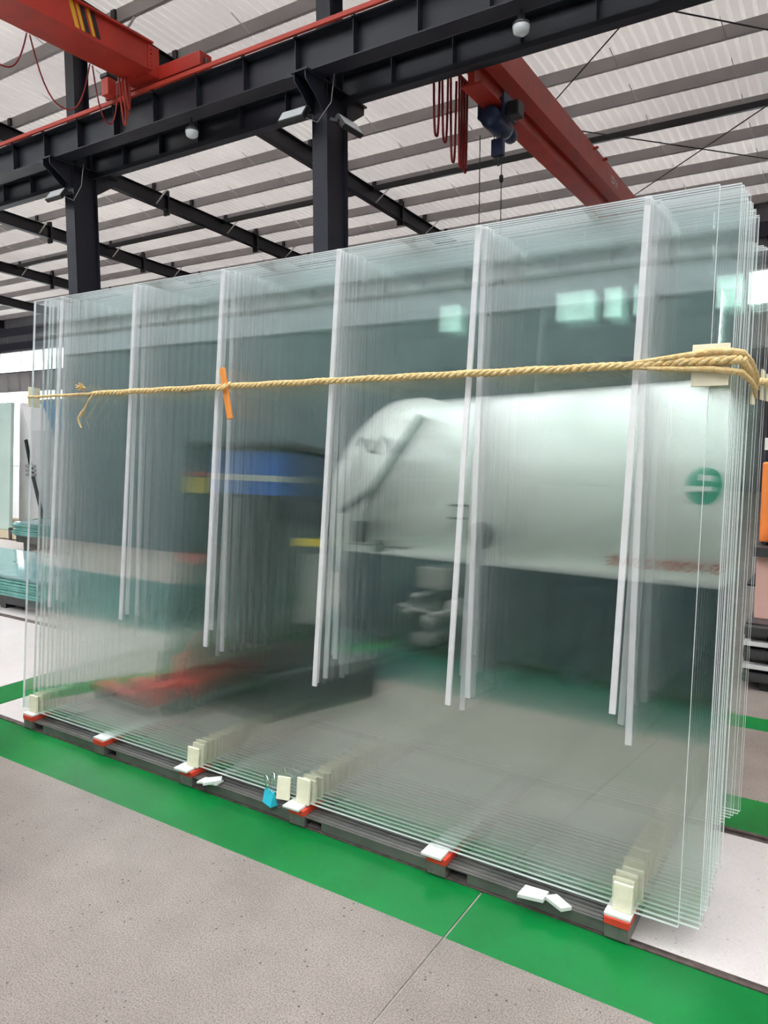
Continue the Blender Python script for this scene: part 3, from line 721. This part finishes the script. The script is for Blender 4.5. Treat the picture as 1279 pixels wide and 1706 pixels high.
# flared second strand over the corner, knot and tails
fl = [rope_pt(-0.6479, 0.02, 0.005), rope_pt(-0.5016, 0.024, 0.016), rope_pt(-0.3762, 0.026, 0.028), Vector((-0.326, yr_side - 0.0272, 1.8592)), Vector((-0.2989, yr_side + 0.0125, 1.8571)), Vector((-0.2905, yr_side + 0.1463, 1.8424)), Vector((-0.2884, yr_side + 0.3135, 1.809)), Vector((-0.301, yr_side + 0.4389, 1.7829))]
MB().tube(fl, [0.005, 0.009, 0.011, 0.011, 0.011, 0.010, 0.009, 0.007], 7).build('loose_strand', tan_rope, rope).location = -rope.location
fl2 = [rope_pt(-0.627, 0.02, -0.006), rope_pt(-0.4911, 0.024, -0.018), rope_pt(-0.3762, 0.026, -0.024), Vector((-0.326, yr_side - 0.0272, 1.8017)), Vector((-0.2989, yr_side + 0.0125, 1.7986)), Vector((-0.2905, yr_side + 0.1672, 1.7829)), Vector((-0.2968, yr_side + 0.3553, 1.7724)), Vector((-0.303, yr_side + 0.4598, 1.7463))]
MB().tube(fl2, [0.005, 0.008, 0.010, 0.010, 0.010, 0.009, 0.008, 0.006], 7).build('loose_strand', tan_rope, rope).location = -rope.location
tail = [rope_pt(-3.3126, 0.02, 0), rope_pt(-3.344, 0.025, -0.03), rope_pt(-3.3806, 0.025, -0.075), rope_pt(-3.4067, 0.025, -0.105), rope_pt(-3.4328, 0.025, -0.125), rope_pt(-3.4224, 0.025, -0.15), rope_pt(-3.4015, 0.025, -0.175)]
MB().tube(tail, [0.006, 0.005, 0.005, 0.011, 0.006, 0.005, 0.004], 7).build('tail', tan_rope, rope).location = -rope.location
kn = rope_pt(-3.4119, 0.03, 0.035)
tuft = MB()
for k in range(60):
    d = Vector((rnd.gauss(0, 1), rnd.gauss(0, 1), rnd.gauss(0, 1))).normalized() * rnd.uniform(0.016, 0.030)
    tuft.tube([kn, kn + d * 0.6, kn + d], [0.004, 0.003, 0.0012], 4)
tag(tuft.build('frayed_end', tan_rope, rope), kind='stuff').location = -rope.location
for xw in (-2.391, -2.3701):   # wraps round the stick
    pts = [rope_pt(xw, 0.03, 0) + Vector((0.02 * math.cos(a), -0.004 + 0.020 * math.sin(a), 0.016 * math.sin(a * 1.0 + 0.6))) for a in [R(24 * j) for j in range(16)]]
    MB().tube(pts, 0.006, 6).build('wrap', tan_rope, rope).location = -rope.location
stk = MB().bbox(-0.0145, 0.0145, -0.006, 0.006, -0.150, 0.085, 0.002).build('tension_stick', orange_wood, None, rope_pt(-2.3774, 0.030, 0))
stk.rotation_euler = (Matrix.Rotation(-LEAN, 4, 'X') @ Matrix.Rotation(R(-15), 4, 'Y')).to_euler()
tag(stk, 'flat orange wooden stick twisted into the rope', 'stick')
# corner boards under the rope
def board(x0, x1, y0, y1, z0, z1, label, lean=True, ang=0):
    o = MB().bbox(x0, x1, y0, y1, z0, z1, 0.0015).build('corner_board', board_m)
    tag(o, label, 'board', 'cream boards under the rope')
    return o
o = MB().bbox(-0.06, 0.046, -0.008, -0.001, -0.072, 0.055, 0.0015).build('corner_board', board_m, None, on_sheet(-0.3762, Y0, ZR_H, 0)); o.rotation_euler = (-LEAN, 0, 0)
tag(o, 'cream cardboard pad under the rope at the right front corner', 'board', 'cream boards under the rope')
board(-0.3135, -0.3051, yr_side + 0.3762, yr_side + 0.4598, 1.7202, 1.809, 'cream cardboard pad on the stack side behind the right corner')
board(-0.3198, -0.3125, yr_side + 0.7315, yr_side + 0.8151, 1.7515, 1.8665, 'cream cardboard pad at the front corner of the rear stack')
board(-0.3114, -0.3041, yr_side + 0.836, yr_side + 0.9823, 1.7515, 1.856, 'cream cardboard pad on the side of the rear stack')
o = MB().bbox(-0.004, 0.004, -0.01, 0.06, -0.05, 0.06, 0.0015).build('corner_board', board_m, None, on_sheet(-3.9104, Y0, ZR_H, 0.0)); o.rotation_euler = (-LEAN, 0, 0)
tag(o, 'cream cardboard pad under the rope at the left end', 'board', 'cream boards under the rope')

# ================================================================== background, left
def glass_pile(x0, x1, y0, y1, z0, n, label, t=0.02):
    tr = tag(empty('glass_trolley', ((x0 + x1) / 2, y0, 0)), 'low steel trolley under the %s' % label, 'trolley', 'trolleys with flat glass')
    b = MB().box(x0, x1, y0 + 0.05, y0 + 0.12, z0 - 0.10, z0 - 0.005).box(x0, x1, y1 - 0.12, y1 - 0.05, z0 - 0.10, z0 - 0.005)
    b.build('bed', dkmetal, tr).location = -tr.location
    for x in (x0 + 0.2, (x0 + x1) / 2, x1 - 0.2): MB().box(x - 0.04, x + 0.04, y0 + 0.06, y1 - 0.06, 0.0, z0 - 0.10).build('leg', dkmetal, tr).location = -tr.location
    for i in range(n):
        dx = rnd.uniform(-0.04, 0.04); dy = rnd.uniform(-0.02, 0.02)
        mbx = MB().box(x0 + dx, x1 + dx, y0 + dy, y1 + dy, z0 + i * t, z0 + i * t + t - 0.004)
        o = mbx.build('flat_glass_sheet', tealtop if i == n - 1 else tealglass)
        tag(o, ('topmost glass sheet lying on the %s' if i == n - 1 else ORD[i] + ' teal glass sheet from the bottom in the %s') % label, 'glass sheet', 'glass sheets lying in the ' + label)
glass_pile(-8.6, -4.95, 3.80, 4.75, 0.15, 8, 'nearer flat glass pile at left', 0.025)
glass_pile(-10.2, -6.6, 6.0, 7.2, 0.22, 8, 'farther flat glass pile at left', 0.025)

# upright glass pack and wrapped pack on a stillage, far left
st = tag(empty('stillage', (-12.2, 6.9, 0)), 'pale low stillage under the upright glass at far left', 'stillage')
MB().box(-1.6, 1.4, -0.3, 0.9, 0.02, 0.14).build('deck', beige, st)
for x in (-1.2, -0.4, 0.3, 0.9): MB().box(x, x + 0.06, -0.32, -0.28, 0.02, 0.2).build('stop', dkmetal, st)
def leaning_box(name, loc, w, t, h, lean, mat, label, cat, rz=0):
    o = MB().bbox(-w / 2, w / 2, 0, t, 0, h, 0.006).build(name, mat, None, loc); o.rotation_euler = (-lean, 0, rz)
    return tag(o, label, cat)
leaning_box('glass_pack', (-12.42, 6.66, 0.145), 2.0, 0.06, 2.05, R(4), pbr('pale_green_glass_pack', (0.50, 0.62, 0.56), 0.15, spec=0.7, var=0.15, scale=1.2), 'pale green upright glass pack at the far left edge', 'glass pack')
wp = tag(empty('wrapped_pack', (-11.42, 7.02, 0.145)), 'white wrapped upright pack with a black strap beside the glass pack', 'pack')
MB().prism([(-0.32, 0), (0.30, 0), (0.12, 1.6), (-0.12, 2.05)], 0, 0.4, lambda u, v, w: (u, w, v)).build('wrap', wrapw, wp)
MB().bar((0.02, -0.012, 1.45), (0.14, -0.012, 0.95), 0.07, 0.02, (0, 1, 0)).bar((0.14, -0.012, 0.95), (0.42, -0.012, 0.1), 0.07, 0.02, (0, 1, 0)).build('strap', black_m, wp)
for z in (0.86, 0.93, 1.0): MB().bbox(0.02, 0.26, -0.05, 0.0, z, z + 0.045, 0.01).build('clamp_jaw', galv, wp)
t = tag(empty('green_bin', (-10.5, 6.75, 0.0)), 'green plastic bin standing on the floor at far left', 'bin')
MB().lathe([(0.16, 0), (0.20, 0.34), (0.215, 0.34), (0.215, 0.37), (0.19, 0.37), (0.15, 0.03)], 16).build('tub', greenbin, t)
MB().box(-0.1, 0.1, -0.205, -0.195, 0.12, 0.26).build('paper_label', wht_m, t)
for i, (x, h, lb) in enumerate(((-15.6, 2.3, 'tall beige crate under the blue tarp at far left'), (-16.9, 2.6, 'taller beige crate beyond the tarp at far left'))):
    t = tag(empty('wooden_crate', (x, 10.5 + i * 0.6, 0)), lb, 'crate', 'beige crates')
    for k in range(6): MB().box(-0.6, 0.6, 0, 0.03, k * h / 6 + 0.01, (k + 1) * h / 6 - 0.01).build('plank', beige, t)
    MB().box(-0.6, 0.6, 0.03, 0.7, 0, h).build('body', beige, t)
    for sx in (-0.6, 0.52): MB().box(sx, sx + 0.08, -0.03, 0.0, 0, h).build('batten', beige, t)
o = MB().prism([(-0.72, 2.45), (-0.30, 2.55), (0.35, 2.5), (0.66, 2.4), (0.45, 1.5), (0.25, 1.9), (-0.1, 1.75), (-0.40, 1.0), (-0.60, 0.9)], -0.08, -0.04, lambda u, v, w: (u, w, v)).build('tarpaulin', tarp, None, (-15.6, 10.5, 0))
tag(o, 'blue tarpaulin hanging over the beige crate at far left', 'tarpaulin')

# dark processing line behind the glass: frame, rollers and rails
ml = tag(empty('glass_washing_line', (-7.0, 10.2, 0)), 'dark long machine frame seen dimly through the left half of the glass', 'machine')
MB().bbox(-4.5, 2.6, 0, 1.4, 0.5, 0.95, 0.02).build('bed', greybox, ml)
for x in (-4.3, -2.6, -0.9, 0.8, 2.4): MB().box(x - 0.08, x + 0.08, 0.1, 1.3, 0, 0.5).build('leg', greybox, ml)
for x in (-4.3, -2.0, 0.3, 2.4): MB().box(x - 0.05, x + 0.05, 0.0, 0.1, 0.95, 2.4).build('post', greybox, ml)
for z in (1.6, 2.3): MB().box(-4.4, 2.5, -0.02, 0.06, z, z + 0.09).build('rail', greybox, ml)
MB().bbox(-1.6, 1.0, 0.2, 1.2, 0.95, 2.2, 0.03).build('hood', greybox, ml)

# right background: machine with navy housing, orange guard, conveyor
rm = tag(empty('edging_machine', (0.46, 5.1, 0)), 'navy machine with orange guard and slatted base at the right edge', 'machine')
MB().bbox(-0.95, 1.6, 0.45, 1.3, 0.05, 2.4, 0.02).build('housing', wallnavy, rm)
MB().box(-0.97, 1.6, 0.40, 0.45, 1.53, 1.61).build('white_rail', wht_m, rm)
MB().bbox(-0.97, 1.6, 0.34, 0.45, 0.92, 1.45, 0.01).build('orange_guard', orange_p, rm)
MB().lathe([(0.0, 0), (0.10, 0.0), (0.10, 0.03), (0.0, 0.03)], 20, Matrix.Translation((-0.82, 0.33, 0.98)) @ Matrix.Rotation(R(90), 4, 'X')).build('guard_cap', orange_p, rm)
MB().box(-0.99, 1.6, 0.20, 0.45, 0.84, 0.90).build('top_rail', dkmetal, rm)
MB().bbox(-0.97, 1.6, 0.25, 0.45, 0.42, 0.84, 0.006).build('reflection_panel', peach, rm)  # panel colour paints in the reflection of glass on the conveyor
for k in range(5):
    MB().box(-1.0, 1.6, 0.02 + 0.02 * (k % 2), 0.30, 0.06 + 0.075 * k, 0.06 + 0.075 * k + (0.03 if k % 2 else 0.05)).build('slat', wht_m if k % 2 else dkmetal, rm)
MB().box(-1.0, 1.6, 0.10, 0.44, 0.03, 0.42).build('base', dkmetal, rm)
for x in (-0.9, 1.4): MB().box(x, x + 0.1, 0.05, 1.2, 0, 0.06).build('foot', black_m, rm)

# ================================================================== behind the viewer, mirrored in the glass
av = tag(empty('autoclave', (0, -1.65, 0), R(9.5)), 'white horizontal autoclave on a dark teal base, mirrored in the glass', 'autoclave')
RA, ZA, YA_ = 1.50, 1.64, -1.50
RotX = Matrix.Rotation(R(90), 4, 'Y')
def vcyl(prof, name, mat, n=64): return MB().lathe(prof, n, Matrix.Translation((0, YA_, ZA)) @ RotX).build(name, mat, av)
vcyl([(0.05, -6.25), (0.5, -6.2), (0.95, -6.05), (1.26, -5.86), (1.42, -5.66), (RA, -5.45), (RA, 5.0), (1.0, 5.3), (0.05, 5.4)], 'shell', vesselw)
vcyl([(RA, -5.42), (1.55, -5.42), (1.55, -5.22), (RA, -5.22)], 'door_ring', vesselw)
MB().box(-5.3, 5.0, YA_ - 0.9, 0.0, 0.10, 1.03).build('skirt', tealdark, av)
MB().box(-5.3, 5.0, -0.2, 0.0, 1.03, 1.06).build('skirt_rim', vesselw, av)
for x in (-4.2, -2.1, 0.0, 2.1, 4.2): MB().box(x - 0.12, x + 0.12, YA_ - 1.0, 0.06, 0.0, 0.16).build('saddle', tealdark, av)
# lifting eyes on top
for x in (-3.95, 1.5):
    pts = [(x + 0.09 * math.cos(a), YA_ + 0.75, 2.62 + 0.13 * math.sin(a) + 0.1) for a in [R(-30 + 24 * k) for k in range(11)]]
    MB().tube(pts, 0.03, 8).build('lifting_eye', vesselw, av)
# door arm and levers on the left end
MB().bar((-4.15, 0.10, 2.62), (-4.75, 0.16, 1.75), 0.09, 0.08).build('door_arm', greybox, av)
MB().bar((-4.72, 0.15, 1.80), (-5.2, 0.2, 1.50), 0.07, 0.06).bar((-4.72, 0.15, 1.80), (-4.85, 0.2, 1.25), 0.05, 0.05).build('lever', greybox, av)
pts = [(-5.1 + 0.07 * k, 0.12, 2.30 + 0.10 * math.sin(k * 1.3)) for k in range(11)]
MB().tube(pts, 0.022, 6).build('hose', greybox, av)
MB().bbox(-5.0, -4.85, 0.05, 0.2, 1.15, 1.40, 0.02).build('valve_block', black_m, av)
MB().lathe([(0.02, -0.06), (0.07, -0.05), (0.07, 0.05), (0.02, 0.06)], 14, Matrix.Translation((-4.55, 0.2, 1.13)) @ Matrix.Rotation(R(90), 4, 'X')).build('hand_wheel', black_m, av)
MB().tube([(-5.0, 0.2, 1.13), (-4.1, 0.2, 1.13)], 0.014, 6).build('valve_stem', dkmetal, av)
for z in (1.50, 1.64): MB().bar((-3.72, 0.03, z), (-3.50, 0.03, z), 0.03, 0.022).build('nameplate_bracket', greybox, av)
MB().lathe([(0.02, -0.05), (0.13, -0.05), (0.14, 0.0), (0.13, 0.05), (0.02, 0.05)], 24, Matrix.Translation((-3.15, 0.22, 1.33)) @ Matrix.Rotation(R(90), 4, 'X')).build('pressure_gauge', greybox, av)
MB().tube([(-3.20, 0.2, 0.1), (-3.20, 0.2, 1.3)], 0.06, 10).build('gauge_post', tealdark, av)
MB().bbox(-4.0, -3.62, 0.02, 0.14, 0.72, 0.95, 0.01).build('junction_box', galv, av)
for x, z, r in ((-3.95, 0.62, 0.05), (-3.45, 0.55, 0.10), (-3.75, 0.38, 0.10), (-4.05, 0.44, 0.05)):
    MB().lathe([(0.01, 0), (r, 0.0), (r, 0.06), (r * 0.4, 0.10), (0.01, 0.11)], 16, Matrix.Translation((x, 0.14, z)) @ Matrix.Rotation(R(-90), 4, 'X')).build('valve', galv, av)
MB().tube([(-4.2, 0.16, 0.5), (-3.7, 0.2, 0.46), (-3.3, 0.16, 0.52)], 0.03, 8).build('pipe', galv, av)
MB().bbox(-3.95, -3.7, 0.04, 0.2, 0.12, 0.24, 0.01).build('pump', galv, av)
# emblem: green disc cut by a white stroke, and red lettering along the lower edge
def on_shell(x, z, out=0.004):
    dy = math.sqrt(max(0.0, (RA + out) ** 2 - (z - ZA) ** 2)); return Vector((x, YA_ + dy, z))
lx, lz = -1.10, 1.90
disc = MB(); k0 = 40
ring = [(0.15 * math.cos(2 * math.pi * k / k0), 0.165 * math.sin(2 * math.pi * k / k0)) for k in range(k0)]
def stroke(poly, mat, out, name):
    """thin plate following the shell"""
    m = MB(); n = len(poly)
    f = [on_shell(lx + u, lz + v, out) for u, v in poly]; b = [on_shell(lx + u, lz + v, 0.0) for u, v in poly]
    m._add(f + b, [tuple(range(n)), tuple(reversed(range(n, 2 * n)))] + [(i, n + i, n + (i + 1) % n, (i + 1) % n) for i in range(n)])
    m.build(name, mat, av)
stroke(ring, greenlogo, 0.006, 'emblem_disc')
stroke([(-0.16, -0.06), (0.03, -0.045), (0.03, -0.005), (-0.17, -0.005)], vesselw, 0.010, 'emblem_stroke')
stroke([(0.02, -0.045), (0.07, -0.045), (0.07, -0.005), (0.02, -0.005)], vesselw, 0.010, 'emblem_stroke')
stroke([(-0.05, 0.045), (0.05, 0.045), (0.07, 0.09), (-0.04, 0.10)], vesselw, 0.010, 'emblem_stroke')
tmx = text_mesh('SI-XO00M 2 SWISE', 0.125, redtext, 'red_lettering')
o = inst('red_lettering', tmx, (0, 0, 0), (0, 0, 0), av)
o.location = on_shell(-0.93, 1.15, 0.006); o.rotation_euler = (R(90) + math.asin((ZA - 1.2) / RA), 0, R(180))

# dark cabinet with blue sign left of the viewer
cab = tag(empty('control_cabinet', (-3.70, 0.12, 0)), 'dark grey control cabinet with blue sign, mirrored in the glass', 'cabinet')
MB().bbox(-0.30, 0.66, 0.62, 1.10, 0.30, 1.74, 0.02).build('body', greybox, cab)
MB().box(-0.33, 0.69, 0.59, 1.13, 1.74, 1.78).build('top', dkmetal, cab)
MB().bbox(-0.34, 0.70, -0.10, 1.12, 0.0, 0.30, 0.01).build('plinth', greybox, cab)
for x0, x1 in ((-0.28, 0.17), (0.19, 0.64)):
    dr = MB().bbox(x0, x1, 1.10, 1.12, 0.34, 1.40, 0.004).build('door', greybox, cab)
    MB().bbox(x1 - 0.09, x1 - 0.06, 1.12, 1.15, 0.7, 0.86, 0.004).build('handle', chrome, dr)
MB().box(-0.02, 0.60, 1.10, 1.11, 1.43, 1.72).build('blue_sign', bluesign, cab)
MB().box(-0.02, 0.60, 1.11, 1.113, 1.52, 1.56).build('sign_band', wht_m, cab)
MB().box(-0.27, -0.06, 1.10, 1.11, 1.42, 1.53).build('yellow_sign', signy, cab)
MB().box(-0.27, -0.06, 1.10, 1.111, 1.54, 1.57).build('red_sign', signr, cab)
MB().box(-0.27, -0.02, 1.12, 1.125, 0.93, 1.0).build('red_sign', signr, cab)
MB().box(0.66, 0.666, 0.66, 1.0, 1.12, 1.17).build('yellow_sign', signy, cab)
MB().lathe([(0.12, 0), (0.12, 0.45)], 20, Matrix.Translation((0.68, 0.80, 0.62))).build('silver_cover', galv, cab)

# red pallet jack
pj = tag(empty('pallet_jack', (-3.62, 1.50, 0), R(186)), 'red hand pallet jack parked in front of the cabinet, mirrored in the glass', 'pallet jack')
pj.scale = (0.8, 0.8, 0.9)
for sy in (-0.17, 0.17):
    MB().bbox(0.05, 0.72, sy - 0.075, sy + 0.075, 0.06, 0.11, 0.01).build('fork', signr, pj)
    MB().lathe([(0.02, -0.05), (0.04, -0.05), (0.04, 0.05), (0.02, 0.05)], 14, Matrix.Translation((0.64, sy, 0.04)) @ Matrix.Rotation(R(90), 4, 'X')).build('roller', black_m, pj)
MB().bbox(-0.08, 0.08, -0.24, 0.24, 0.06, 0.20, 0.015).build('yoke', signr, pj)
MB().lathe([(0.055, 0.12), (0.055, 0.40), (0.03, 0.42)], 16, Matrix.Translation((-0.1, 0, 0))).build('pump', signr, pj)
for sy in (-0.06, 0.06): MB().lathe([(0.03, -0.025), (0.09, -0.025), (0.09, 0.025), (0.03, 0.025)], 18, Matrix.Translation((-0.12, sy, 0.09)) @ Matrix.Rotation(R(90), 4, 'X')).build('steer_wheel', black_m, pj)
hbar = MB().tube([(-0.12, 0, 0.36), (-0.32, 0, 0.62)], 0.02, 8).build('handle_bar', signr, pj)
MB().tube([(-0.32, 0, 0.62), (-0.33, -0.13, 0.66), (-0.40, -0.14, 0.78), (-0.42, 0, 0.82), (-0.40, 0.14, 0.78), (-0.33, 0.13, 0.66), (-0.32, 0, 0.62)], 0.016, 8).build('grip', black_m, hbar)
t = tag(empty('orange_bucket', (-4.75, 0.05, 0)), 'orange bucket beside the cabinet, mirrored in the glass', 'bucket')
MB().lathe([(0.14, 0), (0.19, 0.36), (0.205, 0.36), (0.205, 0.39), (0.18, 0.39), (0.12, 0.03)], 18).build('tub', orange_p, t)
MB().tube([(0.19 * math.cos(R(a)), 0.19 * math.sin(R(a)) * 0.5, 0.37 + 0.12 * math.sin(R(a))) for a in range(0, 181, 20)], 0.008, 6).build('handle', chrome, t)
